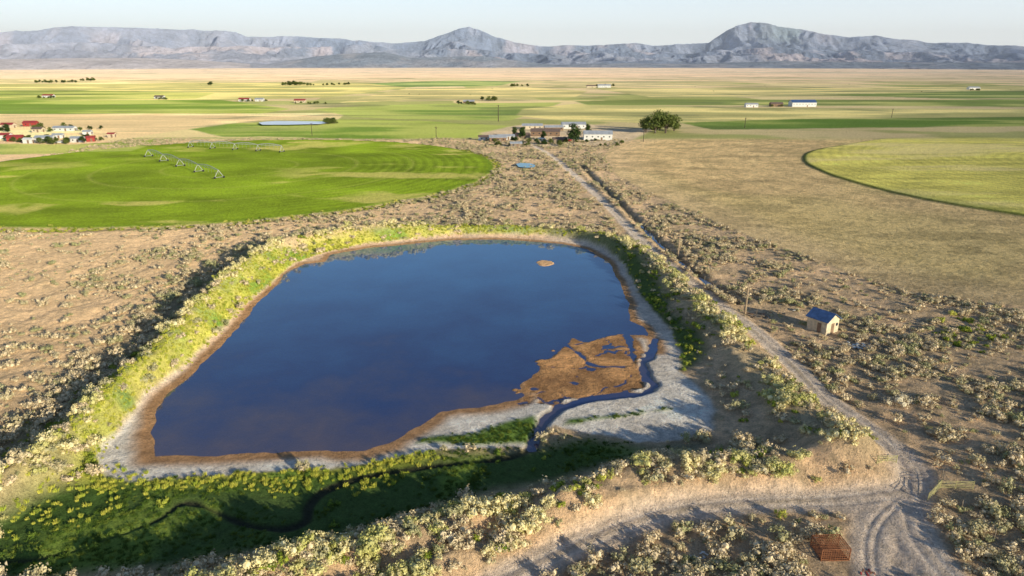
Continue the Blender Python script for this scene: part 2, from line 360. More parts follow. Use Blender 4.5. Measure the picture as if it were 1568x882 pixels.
wp=fbm(MX,MY,900,3,91)*700
rg=rid(MX+wp,MY*.45+wp*.3,750,5,5); rg2=rid(MX+wp*.6,MY*.6,450,15,5)
wx=(rg2-.5)*700
def prof(D,a,b,c,p=1.2):
    return np.where(D<b,np.clip((D-a)/(b-a),0,1)**p,np.clip(1-(D-b)/(c-b),0,1))
bk=env(BACK,A,10500); pb=prof(D+wx*.5,7300,10500,12500,1.25)
cut=(1-ss(.86,1.0,pb))
hb=bk*pb*(1-1.1*cut*(1-rg))+ (rg-.62)*75*pb
md_=env(MID,A,8300); pm=prof(D+wx*.6,6300,8300,9600,1.0)
hm_=md_*pm*(1-.9*(1-ss(.85,1,pm))*(1-rg2))+(rg2-.6)*65*pm
fr_=env(FRONT,A,6400); pf=prof(D+wx*.2,5500,6400,7200,1.0); pf=np.sin(pf*math.pi/2)
hf=fr_*pf+(rg2-.6)*12*pf
MZ=np.maximum(np.maximum(hb,hm_),np.maximum(hf,0))
MZ=np.where(MZ>3,MZ+6,-10+MZ)
veg=fbm(MX,MY*.6,260,5,31); vg2=fbm(MX,MY*.5,700,4,37)
mc=np.empty(MZ.shape+(3,)); mc[:]=(.29,.31,.39)
def mmix(mask,c):
    global mc
    k=np.clip(mask,0,1)[...,None]; mc=mc*(1-k)+np.array(c)*k
hn=MZ/480
mmix(ss(.45,.56,veg)*.8,(.11,.145,.22)); mmix(ss(.5,.62,vg2)*(1-ss(.42,.58,veg))*.65,(.62,.49,.47))
mmix(ss(.72,.9,rg)*.25,(.50,.45,.48))
isf=(hf>=hm_)&(hf>=hb); mmix(isf*.7,(.20,.22,.24)); mmix(isf*(A<-.35)*.6,(.56,.46,.40))
leftm=ss(-.25,-.35,A); mmix(leftm*.3,(.52,.46,.49))
a1,_s=dirpx(1150,40); pk=np.exp(-((A-a1)/.055)**2)*ss(.55,.95,hn); mmix(pk*ss(.4,.55,vg2+.1*(A<a1))*.7,(.54,.40,.39))
a2,_s=dirpx(1215,50); mmix(np.exp(-((A-a2)/.04)**2)*ss(.5,.8,hn)*ss(.42,.55,veg)*.7,(.27,.34,.24))
cap=leftm*ss(.93,.99,pb)*(hb>=hm_); mmix(cap*.5,(.28,.28,.33))
mmix(.18+.25*ss(6500,10500,D),(.32,.42,.68))  # blue aerial haze baked into the slope colour, stronger with distance
mmat=ground_mat('mountain_slopes',.004,.02,70,14,.80,1.20)
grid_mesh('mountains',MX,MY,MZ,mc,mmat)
# ---------- distant haze (thin real scattering air in front of the ranges)
hm3=bpy.data.materials.new('haze_air'); hm3.use_nodes=True; nt=hm3.node_tree; nt.nodes.clear()
o=nd(nt,'ShaderNodeOutputMaterial'); vs=nd(nt,'ShaderNodeVolumeScatter',Density=.00006,Anisotropy=0.0); vs.inputs['Color'].default_value=(.88,.94,1,1); nt.links.new(vs.outputs[0],o.inputs['Volume'])
bm=bmesh.new(); bmesh.ops.create_cube(bm,size=1,matrix=Matrix.Translation((0,8100,270))@Matrix.Diagonal((34000,10000,640,1))); me=bpy.data.meshes.new('haze_air'); bm.to_mesh(me); bm.free(); me.materials.append(hm3)
ob=bpy.data.objects.new('haze_air',me); scene.collection.objects.link(ob)
# ---------- water
wm=bpy.data.materials.new('pond_water'); wm.use_nodes=True; nt=wm.node_tree; nt.nodes.clear()
o=nd(nt,'ShaderNodeOutputMaterial'); gl=nd(nt,'ShaderNodeBsdfGlossy',Roughness=.03); gl.inputs['Color'].default_value=(.95,.98,1,1)
tr=nd(nt,'ShaderNodeBsdfTransparent'); tr.inputs['Color'].default_value=(.80,.82,.88,1)
geo=nd(nt,'ShaderNodeNewGeometry'); sxyz=nd(nt,'ShaderNodeSeparateXYZ'); nt.links.new(geo.outputs['Position'],sxyz.inputs[0])
nz=nd(nt,'ShaderNodeTexNoise',Scale=.06,Detail=6.0,Roughness=.62); nt.links.new(geo.outputs['Position'],nz.inputs['Vector'])
ad=nd(nt,'ShaderNodeMath',operation='MULTIPLY_ADD'); nt.links.new(nz.outputs['Fac'],ad.inputs[0]); ad.inputs[1].default_value=110.0; nt.links.new(sxyz.outputs[1],ad.inputs[2])
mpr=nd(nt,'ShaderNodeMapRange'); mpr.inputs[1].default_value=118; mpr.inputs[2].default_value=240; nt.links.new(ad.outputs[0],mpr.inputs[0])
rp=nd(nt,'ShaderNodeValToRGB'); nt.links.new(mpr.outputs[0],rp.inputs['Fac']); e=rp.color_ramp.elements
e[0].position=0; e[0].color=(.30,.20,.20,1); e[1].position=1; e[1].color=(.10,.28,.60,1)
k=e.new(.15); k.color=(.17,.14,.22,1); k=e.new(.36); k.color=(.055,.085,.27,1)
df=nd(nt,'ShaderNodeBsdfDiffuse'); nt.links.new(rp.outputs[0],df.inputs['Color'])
tm=nd(nt,'ShaderNodeMixShader'); tm.inputs[0].default_value=.55; nt.links.new(tr.outputs[0],tm.inputs[1]); nt.links.new(df.outputs[0],tm.inputs[2])
fz=nd(nt,'ShaderNodeFresnel',IOR=1.7); mx=nd(nt,'ShaderNodeMixShader')
no=nd(nt,'ShaderNodeTexNoise',Scale=2.2,Detail=3.0); nt.links.new(geo.outputs['Position'],no.inputs['Vector'])
nb_=nd(nt,'ShaderNodeTexNoise',Scale=.06,Detail=3.0); nt.links.new(geo.outputs['Position'],nb_.inputs['Vector'])
bs=nd(nt,'ShaderNodeMapRange'); bs.inputs[1].default_value=.4; bs.inputs[2].default_value=.65; bs.inputs[3].default_value=.05; bs.inputs[4].default_value=.5; nt.links.new(nb_.outputs['Fac'],bs.inputs[0])
bp=nd(nt,'ShaderNodeBump',Distance=.012); nt.links.new(bs.outputs[0],bp.inputs['Strength']); nt.links.new(no.outputs['Fac'],bp.inputs['Height'])
nt.links.new(bp.outputs[0],gl.inputs['Normal']); nt.links.new(bp.outputs[0],fz.inputs['Normal'])
nt.links.new(fz.outputs[0],mx.inputs[0]); nt.links.new(tm.outputs[0],mx.inputs[1]); nt.links.new(gl.outputs[0],mx.inputs[2]); nt.links.new(mx.outputs[0],o.inputs[0])
def poly_obj(name,pts,z,mat):
    bm=bmesh.new(); vs=[bm.verts.new((p[0],p[1],z)) for p in pts]; f=bm.faces.new(vs)
    f.normal_update()
    if f.normal.z<0: bmesh.ops.reverse_faces(bm,faces=[f])
    me=bpy.data.meshes.new(name); bm.to_mesh(me); bm.free(); me.materials.append(mat)
    ob=bpy.data.objects.new(name,me); scene.collection.objects.link(ob); return ob
poly_obj('pond_water',[(-110,45),(48,45),(48,215),(-110,215)],0.0,wm)
def gz(x,y):
    z,_,_=terrain(np.array([float(x)]),np.array([float(y)])); return float(z[0])
for pl,mt in ((HPOND,simple_mat('stock_pond_surface',(.90,.92,.95),.2,0,.1,.05)),(BPOND,simple_mat('blue_pond_surface',(.12,.42,.55),.2,0,.1,.1))):
    poly_obj('stock_pond',pl,1.6,mt)
# ---------- vegetation prototypes
def leaf_mat(name,dark,light,accent):
    m,nt,b,o=new_mat(name)
    oi=nd(nt,'ShaderNodeObjectInfo'); geo=nd(nt,'ShaderNodeNewGeometry')
    r=nd(nt,'ShaderNodeValToRGB'); e=r.color_ramp.elements; e[0].color=(*dark,1); e[1].color=(*light,1); e[0].position=0; e[1].position=1
    nt.links.new(geo.outputs['Random Per Island'],r.inputs['Fac'])
    r2=nd(nt,'ShaderNodeValToRGB'); e=r2.color_ramp.elements; e[0].color=(0,0,0,1); e[1].color=(.9,.9,.9,1); e[0].position=.5; e[1].position=.95
    nt.links.new(oi.outputs['Random'],r2.inputs['Fac'])
    mxx=nd(nt,'ShaderNodeMix',data_type='RGBA'); nt.links.new(r2.outputs['Color'],mxx.inputs[0]); nt.links.new(r.outputs[0],mxx.inputs[6]); mxx.inputs[7].default_value=(*accent,1)
    nt.links.new(mxx.outputs[2],b.inputs['Base Color']); b.inputs['Roughness'].default_value=.9; b.inputs['Specular IOR Level'].default_value=.1
    return m
def bush_mesh(name,seed,nleaf,mat,leaf=.2,flat=.75,lumps=5):
    rd=random.Random(seed); bm=bmesh.new()
    blobs=[(Vector((0,0,.4*flat)),.5)]
    for i in range(lumps):
        a=rd.uniform(0,6.28); rr=rd.uniform(.3,.8); blobs.append((Vector((math.cos(a)*rr,math.sin(a)*rr,rd.uniform(.15,.75)*flat)),rd.uniform(.18,.42)))
    for c,r in blobs:
        bmesh.ops.create_icosphere(bm,subdivisions=1,radius=r*.6,matrix=Matrix.Translation(c)@Matrix.Diagonal((1,1,flat,1)))
    for i in range(nleaf):
        c,r=blobs[rd.randrange(len(blobs))]
        d=Vector((rd.gauss(0,1),rd.gauss(0,1),rd.gauss(.25,.9))).normalized()
        p=c+Vector((d.x*r,d.y*r,d.z*r*flat))*rd.uniform(.7,1.25)
        if p.z<0: continue
        n=(d+Vector((rd.gauss(0,.45),rd.gauss(0,.45),rd.gauss(0,.45)))).normalized()
        t=n.cross(Vector((rd.gauss(0,1),rd.gauss(0,1),rd.gauss(0,1)))).normalized(); bb=n.cross(t); s=leaf*rd.uniform(.5,1.2)
        vs=[bm.verts.new(p+t*s*.5),bm.verts.new(p+bb*s*.35+n*s*.15),bm.verts.new(p-t*s*.5),bm.verts.new(p-bb*s*.35)]
        bm.faces.new(vs)
    me=bpy.data.meshes.new(name); bm.to_mesh(me); bm.free(); me.materials.append(mat); return me
def tuft_mesh(name,seed,mat,n=46,h=1.0):
    rd=random.Random(seed); bm=bmesh.new()
    for i in range(n):
        a=rd.uniform(0,6.28); rr=rd.uniform(0,.45); b0=Vector((math.cos(a)*rr,math.sin(a)*rr,0)); ln=h*rd.uniform(.5,1)
        le=Vector((math.cos(a),math.sin(a),0))*rd.uniform(.05,.4); w=Vector((rd.gauss(0,1),rd.gauss(0,1),0)).normalized()*.045
        v=[bm.verts.new(b0-w),bm.verts.new(b0+w),bm.verts.new(b0+le*.4+w*.8+Vector((0,0,ln*.6))),bm.verts.new(b0+le+Vector((0,0,ln))),bm.verts.new(b0+le*.4-w*.8+Vector((0,0,ln*.6)))]
        bm.faces.new(v)
    me=bpy.data.meshes.new(name); bm.to_mesh(me); bm.free(); me.materials.append(mat); return me
def proto_coll(name,meshes):
    c=bpy.data.collections.new(name)
    for i,me in enumerate(meshes):
        c.objects.link(bpy.data.objects.new(me.name,me))
    return c
def scatter(name,pts,scl,rot,coll,nvar):
    n=len(pts); me=bpy.data.meshes.new(name); me.vertices.add(n); me.vertices.foreach_set('co',np.asarray(pts,np.float32).ravel())
    a=me.attributes.new('scl','FLOAT_VECTOR','POINT'); a.data.foreach_set('vector',np.asarray(scl,np.float32).ravel())
    rv=np.zeros((n,3),np.float32); rv[:,2]=rot; a=me.attributes.new('rotv','FLOAT_VECTOR','POINT'); a.data.foreach_set('vector',rv.ravel())
    a=me.attributes.new('idx','INT','POINT'); a.data.foreach_set('value',rng.integers(0,nvar,n).astype(np.int32))
    ob=bpy.data.objects.new(name,me); scene.collection.objects.link(ob)
    g=bpy.data.node_groups.new(name+'_nodes','GeometryNodeTree')
    g.interface.new_socket('Geometry',in_out='INPUT',socket_type='NodeSocketGeometry'); g.interface.new_socket('Geometry',in_out='OUTPUT',socket_type='NodeSocketGeometry')
    gi=g.nodes.new('NodeGroupInput'); go=g.nodes.new('NodeGroupOutput'); ip=g.nodes.new('GeometryNodeInstanceOnPoints'); ci=g.nodes.new('GeometryNodeCollectionInfo')
    ci.inputs['Collection'].default_value=coll; ci.inputs['Separate Children'].default_value=True; ci.inputs['Reset Children'].default_value=True
    def na(nm,t):
        k=g.nodes.new('GeometryNodeInputNamedAttribute'); k.data_type=t; k.inputs['Name'].default_value=nm; return k
    s=na('scl','FLOAT_VECTOR'); r=na('rotv','FLOAT_VECTOR'); ix=na('idx','INT'); er=g.nodes.new('FunctionNodeEulerToRotation')
    L=g.links.new; L(gi.outputs[0],ip.inputs['Points']); L(ci.outputs[0],ip.inputs['Instance']); ip.inputs['Pick Instance'].default_value=True
    L(ix.outputs['Attribute'],ip.inputs['Instance Index']); L(r.outputs['Attribute'],er.inputs[0]); L(er.outputs[0],ip.inputs['Rotation']); L(s.outputs['Attribute'],ip.inputs['Scale'])
    L(ip.outputs[0],go.inputs[0]); md=ob.modifiers.new('scatter','NODES'); md.node_group=g; return ob
sage_m=leaf_mat('sagebrush_leaf',(.34,.28,.17),(.90,.72,.47),(.36,.36,.17))
rab_m=leaf_mat('rabbitbrush_leaf',(.52,.44,.19),(.95,.83,.47),(.48,.47,.14))
grn_m=leaf_mat('willow_leaf',(.11,.17,.025),(.40,.44,.06),(.66,.62,.13))
dkg_m=leaf_mat('hollow_shrub_leaf',(.05,.10,.02),(.20,.28,.04),(.50,.52,.08))
ree_m=leaf_mat('reed_leaf',(.38,.41,.06),(.80,.73,.14),(.40,.48,.06))
low_m=leaf_mat('meadow_leaf',(.05,.10,.02),(.14,.22,.035),(.22,.27,.045))
C_s=proto_coll('sage_protos',[bush_mesh('sage_a%d'%i,i,220,sage_m,.18,.9,6) for i in range(6)])
C_r=proto_coll('rabbit_protos',[bush_mesh('rab_a%d'%i,20+i,340,rab_m,.16,1.0,7) for i in range(5)])
C_g=proto_coll('willow_protos',[bush_mesh('wil_a%d'%i,40+i,280,grn_m,.17,1.0,6) for i in range(4)])
C_d=proto_coll('hollow_protos',[bush_mesh('hol_a%d'%i,50+i,260,dkg_m,.17,.9,6) for i in range(4)])
C_t=proto_coll('reed_protos',[tuft_mesh('reed_a%d'%i,60+i,ree_m) for i in range(4)])
C_l=proto_coll('meadow_protos',[tuft_mesh('mead_a%d'%i,80+i,low_m,40,.7) for i in range(4)])
KEEP=[(G(1270,846,.8),2.6),(G(1259,501,.8),3.4),(G(1354,726,.8),2.2),(G(1461,754,.8),3.0),(G(1165,482,.7),2.0),(G(1318,528,.7),1.8),(G(1074,848,.7),1.2),(G(1375,618,.7),2.2),(G(1141,478,.7),1.5),(G(1038,392,.7),1.5),(G(1270,868,.8),1.5)]
def clear_of(x,y):
    k=np.ones(x.shape,bool)
    for (a,b),r in KEEP: k&=np.hypot(x-a,y-b)>r
    return k
def cand(n,x0,x1,y0,y1):
    return rng.uniform(x0,x1,n),rng.uniform(y0,y1,n)
def place(name,x,y,z,keep,smin,smax,coll,nv,zs=(.8,1.1),pw=1.6,sm=None):
    keep=keep&clear_of(x,y)
    x,y,z=x[keep],y[keep],z[keep]; n=len(x); s=smin+(smax-smin)*rng.random(n)**pw
    if sm is not None: s=s*sm[keep]
    scl=np.stack([s,s*rng.uniform(.7,1.3,n),s*rng.uniform(zs[0],zs[1],n)],1)
    print(name,n); return scatter(name,np.stack([x,y,z-.05],1),scl,rng.uniform(0,6.28,n),coll,nv)
x,y=cand(270000,-260,330,46,470)
ok=np.abs(x)<(y*.85+30); x,y=x[ok],y[ok]
z,c,m=terrain(x,y)
free=(m['pond']>2)&(m['smc']<.2)&(m['hm']<.25)&(m['rm']<.12)&(m['gm']<.02)&(m['tf']<.3)&(m['om']<.02)&(z>.15)&(m['yard']>-.5)&(m['ditch']>1)
clump=m['clump']
dens=.18+1.25*ss(.42,.60,clump); dens*=np.where(y>230,.6,1)
dens=np.where((x<-60)&(fbm(x,y,40,2,7)>.52),dens*.22,dens)
dens=np.where(m['ig']>.3,dens*.12,dens); dens=np.where(m['bl']>.3,dens*.2,dens)
outer=np.exp(-((m['crest']-11)/8)**2)*(x<0); dens+=outer*.7
dens+=.35*ss(80,60,y)
smap=1+.25*ss(130,60,y)+.35*outer
place('sagebrush',x,y,z,free&(rng.random(x.size)<dens*.54),.34,1.3,C_s,6,pw=2.2,sm=smap,zs=(.85,1.25))
# banks : rabbitbrush
x,y=cand(60000,-120,90,46,230); z,c,m=terrain(x,y)
near_b=np.minimum(m['nb'],m['nb2'])
outs=m['pond']>6
cl2=ss(.40,.56,fbm(x,y,5,2,55))
pr=(np.exp(-((m['crest'])/2.0)**2)*1.1*outs+np.exp(-(near_b/2.1)**2)*.95)*(.15+1.2*cl2)
okk=(m['rm']<.2)&(m['smc']<.1)&(m['yard']>-.5)&(z>.2)
place('rabbitbrush',x,y,z,okk&(rng.random(x.size)<pr*.36),.5,1.75,C_r,5,zs=(.85,1.2),pw=1.4)
x,y=cand(60000,-120,90,46,230); z,c,m=terrain(x,y)
okk=(m['rm']<.2)&(m['smc']<.1)&(m['yard']>-.5)&(z>.12)
nz_=.3+1.2*ss(.45,.6,fbm(x,y,9,2,58))
pr=np.exp(-((m['crest']-4)/3)**2)*.16*(m['pond']>7)+np.exp(-(np.minimum(m['nb'],m['nb2'])/3.5)**2)*.19
k1=okk&(m['hm']<.3)&(rng.random(x.size)<pr*nz_*.45)
BG=GL([(1395,478),(1440,478),(1530,515),(1545,530),(1500,548),(1440,522)])
x2,y2=cand(1900,80,200,100,190); z2,_,_=terrain(x2,y2); kb=dpoly(x2,y2,BG)<0
X_=np.concatenate([x[k1],x2[kb]]); Y_=np.concatenate([y[k1],y2[kb]]); Z_=np.concatenate([z[k1],z2[kb]])
place('willow_shrubs',X_,Y_,Z_,np.ones(len(X_),bool),.5,1.4,C_g,4)
k2=okk&(rng.random(x.size)<((m['ig']*(1-m['left']))*.4+m['hm']*.02)*nz_*.5)
place('meadow_shrubs',x,y,z,k2,.4,1.2,C_d,4)
x,y=cand(90000,-100,60,46,230); z,c,m=terrain(x,y)
place('reed_grass',x,y,z,(z>.1)&(rng.random(x.size)<np.maximum(m['ig']*(.1+.9*m['left'])*.8,m['bl']*.25)),.3,.7,C_t,4)
x,y=cand(70000,-120,60,46,110); z,c,m=terrain(x,y)
place('meadow_grass',x,y,z,(z>.08)&(m['rm']<.2)&(m['hc']<.3)&(rng.random(x.size)<(m['hm']*.5*ss(26,14,x)+m['isl']*.9)*ss(.35,.6,m['n2'])),.25,.65,C_l,4)
th=rng.uniform(-2.9,.6,900); rr=GR+rng.normal(1.8,1.2,900); x=GC[0]+rr*np.cos(th); y=GC[1]+rr*np.sin(th); z,_,_=terrain(x,y)
place('field_edge_brush',x,y,z,np.ones(900,bool),.4,.9,C_g,4)
# ---------- geometry helpers for built objects
class B:
    def __init__(s): s.bm=bmesh.new()
    def box(s,c,d,rot=0,rx=0):
        M=Matrix.Translation(c)@Matrix.Rotation(rot,4,'Z')@Matrix.Rotation(rx,4,'X')@Matrix.Diagonal((d[0],d[1],d[2],1)); bmesh.ops.create_cube(s.bm,size=1,matrix=M); return s
    def tube(s,p,q,r,n=6,r2=None):
        p,q=Vector(p),Vector(q); L=(q-p).length
        if L<1e-4: return s
        M=Matrix.Translation((p+q)/2)@(q-p).to_track_quat('Z','Y').to_matrix().to_4x4()
        bmesh.ops.create_cone(s.bm,cap_ends=True,segments=n,radius1=r,radius2=r if r2 is None else r2,depth=L,matrix=M); return s
    def face(s,pts): s.bm.faces.new([s.bm.verts.new(p) for p in pts]); return s
    def obj(s,name,mat,parent=None,loc=None,rot=0):
        bmesh.ops.recalc_face_normals(s.bm,faces=s.bm.faces)
        me=bpy.data.meshes.new(name); s.bm.to_mesh(me); s.bm.free(); me.materials.append(mat); o=bpy.data.objects.new(name,me); scene.collection.objects.link(o)
        if parent: o.parent=parent
        if loc is not None: o.location=loc; o.rotation_euler=(0,0,rot)
        return o
def empty(name,loc,rot=0):
    e=bpy.data.objects.new(name,None); scene.collection.objects.link(e); e.location=loc; e.rotation_euler=(0,0,rot); return e
M_white=simple_mat('white_siding',(.80,.78,.74),.7,0,.12,.8); M_cream=simple_mat('cream_boards',(.80,.66,.46),.85,0,.3,1.5); M_red=simple_mat('red_paint',(.45,.06,.05),.7,0,.2,1)
M_brown=simple_mat('brown_boards',(.30,.19,.12),.85,0,.3,1); M_glass=simple_mat('window_glass',(.04,.05,.07),.15,0,.2,1); M_tin=simple_mat('tin_roof',(.62,.63,.65),.45,.3,.25,.6)
M_blue=simple_mat('blue_metal_roof',(.09,.17,.36),.55,.1,.4,1.2); M_dkroof=simple_mat('brown_roof',(.22,.15,.12),.8,0,.3,1); M_wood=simple_mat('weathered_wood',(.34,.27,.20),.9,0,.35,3)
M_pole=simple_mat('pole_timber',(.46,.34,.22),.9,0,.35,3); M_poled=simple_mat('creosote_pole',(.10,.07,.05),.9,0,.35,3)
M_rust=simple_mat('rusted_steel',(.36,.14,.06),.85,.1,.5,5); M_steel=simple_mat('galvanised_steel',(.60,.60,.58),.5,.1,.2,3); M_rubber=simple_mat('tyre_rubber',(.03,.03,.03),.9,0,.2,3); M_gate=simple_mat('gate_paint',(.50,.45,.20),.6,0,.3,3)
M_redroof=simple_mat('red_metal_roof',(.50,.07,.06),.5,.1,.2,1)
def building(name,px,py,w,l,h,rot,wall,roof,rise=None,z0=None,doorw=1.2,k_=.78):
    x,y=G(px,py,.8); z=(gz(x,y) if z0 is None else z0)-.1; e=empty(name,(x,y,z),rot)
    if not rise: w*=k_; l*=k_; h*=k_+.05
    rise=rise or w*.22
    b=B(); hw,hl=w/2,l/2
    b.face([(-hl,-hw,0),(hl,-hw,0),(hl,-hw,h),(-hl,-hw,h)]); b.face([(-hl,hw,0),(hl,hw,0),(hl,hw,h),(-hl,hw,h)])
    for sx in(-hl,hl): b.face([(sx,-hw,0),(sx,hw,0),(sx,hw,h),(sx,0,h+rise),(sx,-hw,h)])
    b.obj('walls',wall,e)
    b=B(); ov=.35; k=rise/hw; t=.12
    for s in(-1,1):
        y0,z0_=s*(hw+ov),h-ov*k+.03; p=[(-hl-ov,0,h+rise+.03),(hl+ov,0,h+rise+.03),(hl+ov,y0,z0_),(-hl-ov,y0,z0_)]; q=[(a,b_,c_+t) for a,b_,c_ in p]
        b.face(p);b.face(q)
        for i in range(4): j=(i+1)%4; b.face([p[i],p[j],q[j],q[i]])
    b.obj('roof',roof,e)
    b=B(); dh=min(2.1,h*.85); b.box((hl*.25,-hw-.03,dh/2),(doorw,.06,dh)); b.box((hl+.03,0,dh/2),(.06,doorw*1.1,dh)); b.obj('door',M_brown if wall is not M_brown else M_wood,e)
    b=B(); nw=max(1,int(l/3.5))
    for i in range(nw):
        xx=-hl+(i+.5)*l/nw
        if abs(xx-hl*.25)<doorw: continue
        b.box((xx,-hw-.02,h*.6),(.9,.04,.8))
    b.box((hl+.02,w*.33,h*.6),(.04,.6,.6)); b.obj('window',M_glass,e)
    return e
building('wooden_shed',1259,501,3.8,4.2,2.8,math.radians(-58),M_cream,M_blue,rise=1.2,doorw=.8)
FB=[('barn',915,214,11,24,5,-.05,M_white,M_tin),('farmhouse',762,217,8,14,3.5,.1,M_brown,M_tin),('farm_shed',835,208,10,26,4,-.1,M_brown,M_dkroof),('farm_shed',800,212,7,12,3,.2,M_wood,M_dkroof),
('farm_shed',878,196,10,24,4,.05,M_white,M_tin),('farmhouse',815,197,8,20,3.2,0,M_cream,M_tin),('farm_shed',742,215,6,10,3,.1,M_white,M_dkroof),('farm_shed',857,218,6,11,3,.1,M_wood,M_dkroof),('farmhouse',790,224,5,9,2.6,.1,M_wood,M_tin),('farm_shed',775,214,6,14,3,.1,M_white,M_tin),('farm_shed',848,199,7,18,3,.1,M_brown,M_tin),
('barn',1228,163,16,36,6,0.,M_white,M_blue),('farm_shed',1188,163,9,18,4,0.,M_brown,M_dkroof),('farmhouse',1150,164,8,18,4,0,M_white,M_tin),
('farmhouse',70,216,7,14,3.3,.1,M_white,M_tin),('farmhouse',120,217,6,10,3.3,.0,M_white,M_tin),('barn',25,216,7,11,3.5,.2,M_red,M_redroof),('farmhouse',8,212,7,10,3.2,.1,M_white,M_redroof),('farmhouse',48,193,8,12,3.4,.1,M_red,M_redroof),('barn',14,196,7,12,3.4,0,M_cream,M_redroof),
('farmhouse',100,200,7,20,3,0,M_white,M_tin),('farmhouse',140,216,5,6,3.3,.3,M_red,M_redroof),('farmhouse',60,202,7,9,3,0,M_cream,M_dkroof),('farmhouse',172,210,4,6,3,0,M_cream,M_redroof),('farmhouse',45,219,5,7,3,0,M_white,M_white),('farmhouse',90,211,5,8,3,.2,M_white,M_tin),('farmhouse',135,206,5,7,3,.1,M_white,M_tin),
('farmhouse',375,155,9,18,3.5,0,M_white,M_redroof),('farmhouse',398,155,8,14,3.5,0,M_white,M_tin),('farmhouse',460,157,9,18,3.5,0,M_cream,M_redroof),('farm_shed',245,151,10,16,3.5,0,M_white,M_dkroof),
('farmhouse',75,149,9,20,3.5,0,M_white,M_redroof),('farmhouse',718,158,9,18,3,0,M_brown,M_tin),('farm_shed',925,134,14,34,5,0,M_white,M_tin),('farm_shed',905,134,10,24,4,0,M_cream,M_dkroof),('farm_shed',1490,137,12,26,4,0,M_white,M_tin)]
for f in FB: building(*f)
def pickup(px,py,rot,mat):
    x,y=G(px,py); e=empty('pickup_truck',(x,y,gz(x,y)),rot)
    b=B(); b.box((0,0,.75),(5.2,1.9,.55)); b.box((-1.55,.87,1.2),(2.0,.1,.4)); b.box((-1.55,-.87,1.2),(2.0,.1,.4)); b.box((-2.55,0,1.2),(.1,1.8,.4)); b.obj('body',mat,e)
    b=B(); b.box((.35,0,1.32),(1.8,1.7,.58)); b.obj('cab',mat,e); b=B(); b.box((.35,0,1.38),(1.84,1.74,.34)); b.obj('glass',M_glass,e)
    b=B()
    for a in(-1.6,1.6):
        for s in(-1,1): b.tube((a,s*.75,.4),(a,s*.97,.4),.4,12)
    b.obj('wheels',M_rubber,e)
pickup(830,216,.3,M_white); pickup(872,219,1.2,M_red); pickup(92,221,.2,M_white)
def pole(px,py,h,arm=True,r=.17,mat=None):
    x,y=G(px,py,.7); z=gz(x,y); b=B(); b.tube((x,y,z-.3),(x+.08,y,z+h),r,8,r*.7)
    if arm:
        b.box((x+.08,y,z+h-.5),(2.0,.16,.18),rot=.3)
        for s in(-.85,0,.85): b.tube((x+.08+s*math.cos(.3),y+s*math.sin(.3),z+h-.43),(x+.08+s*math.cos(.3),y+s*math.sin(.3),z+h-.2),.06,6)
        b.tube((x+.35,y,z+h-1.4),(x+.35,y,z+h-.9),.18,8)
    b.obj('utility_pole',mat or M_poled)
pole(1141,478,6.6,r=.22,mat=M_pole); pole(1038,392,6.2,r=.22,mat=M_pole); pole(763,186,14,r=.35); pole(478,208,9,r=.22); pole(668,213,8,r=.22); pole(985,218,8,r=.22); pole(1140,196,8,r=.25); pole(1365,180,8,r=.25); pole(903,262,6.5,r=.2)
def pivot(pa,pb,n,hh=3.6):
    a=Vector((*G(*pa,1.5),0)); b_=Vector((*G(*pb,1.5),0)); e=empty('pivot_irrigator',(0,0,0)); st=B(); wh=B()
    d=(b_-a)/n; u=d.normalized(); v=Vector((-u.y,u.x,0))
    for i in range(n+1):
        p=a+d*i; z=1.5; top=Vector((p.x,p.y,z+hh))
        for s in(-1,1): 
            st.tube(top,(p.x+v.x*2.0*s,p.y+v.y*2.0*s,z+.4),.11); w=p+v*2.0*s
            wh.tube((w.x-u.x*.12,w.y-u.y*.12,z+.4),(w.x+u.x*.12,w.y+u.y*.12,z+.4),.45,14)
        st.tube(p+v*2+Vector((0,0,z+.5)),p-v*2+Vector((0,0,z+.5)),.08)
        if i<n:
            K=6; prev=top; pl=None
            for k in range(1,K+1):
                t=k/K; q=p+d*t; zt=z+hh+.9*math.sin(math.pi*t); cur=Vector((q.x,q.y,zt)); st.tube(prev,cur,.15)
                lo=Vector((q.x,q.y,zt-1.1*math.sin(math.pi*t)-.02))
                if k<K: st.tube(cur,lo,.07)
                st.tube(pl if pl is not None else top,lo if k<K else cur,.08)
                st.tube(pl if pl is not None else top,cur,.05)
                st.tube(cur,(cur.x,cur.y,z+1.4),.03)
                prev=cur; pl=lo
    st.obj('truss_and_pipe',M_steel,e); wh.obj('wheels',M_rubber,e)
    return e
pivot((228,240),(336,273),4); pivot((292,226),(432,233),4)
x,y=G(1270,846,.8); z=gz(x,y); e=empty('rusted_stock_crate',(x,y,z),.05); b=B(); w,l,h=3.0,2.3,1.5
for sx in(-w/2,w/2):
    for sy in(-l/2,l/2): b.tube((sx,sy,0),(sx,sy,h),.06)
for zz in(.1,h):
    for sy in(-l/2,l/2): b.tube((-w/2,sy,zz),(w/2,sy,zz),.05)
    for sx in(-w/2,w/2): b.tube((sx,-l/2,zz),(sx,l/2,zz),.05)
b.obj('frame',M_rust,e); b=B()
for i in range(1,12):
    xx=-w/2+i*w/12; b.tube((xx,-l/2,h),(xx,l/2,h),.03)
    for sy in(-l/2,l/2): b.tube((xx,sy,.1),(xx,sy,h),.025)
for i in range(1,6):
    zz=.1+i*.24
    for sy in(-l/2,l/2): b.tube((-w/2,sy,zz),(w/2,sy,zz),.025)
    for sx in(-w/2,w/2): b.tube((sx,-l/2,zz),(sx,l/2,zz),.025)
for i in range(1,9): yy=-l/2+i*l/9; b.tube((-w/2,yy,h+.03),(w/2,yy,h+.03),.025)
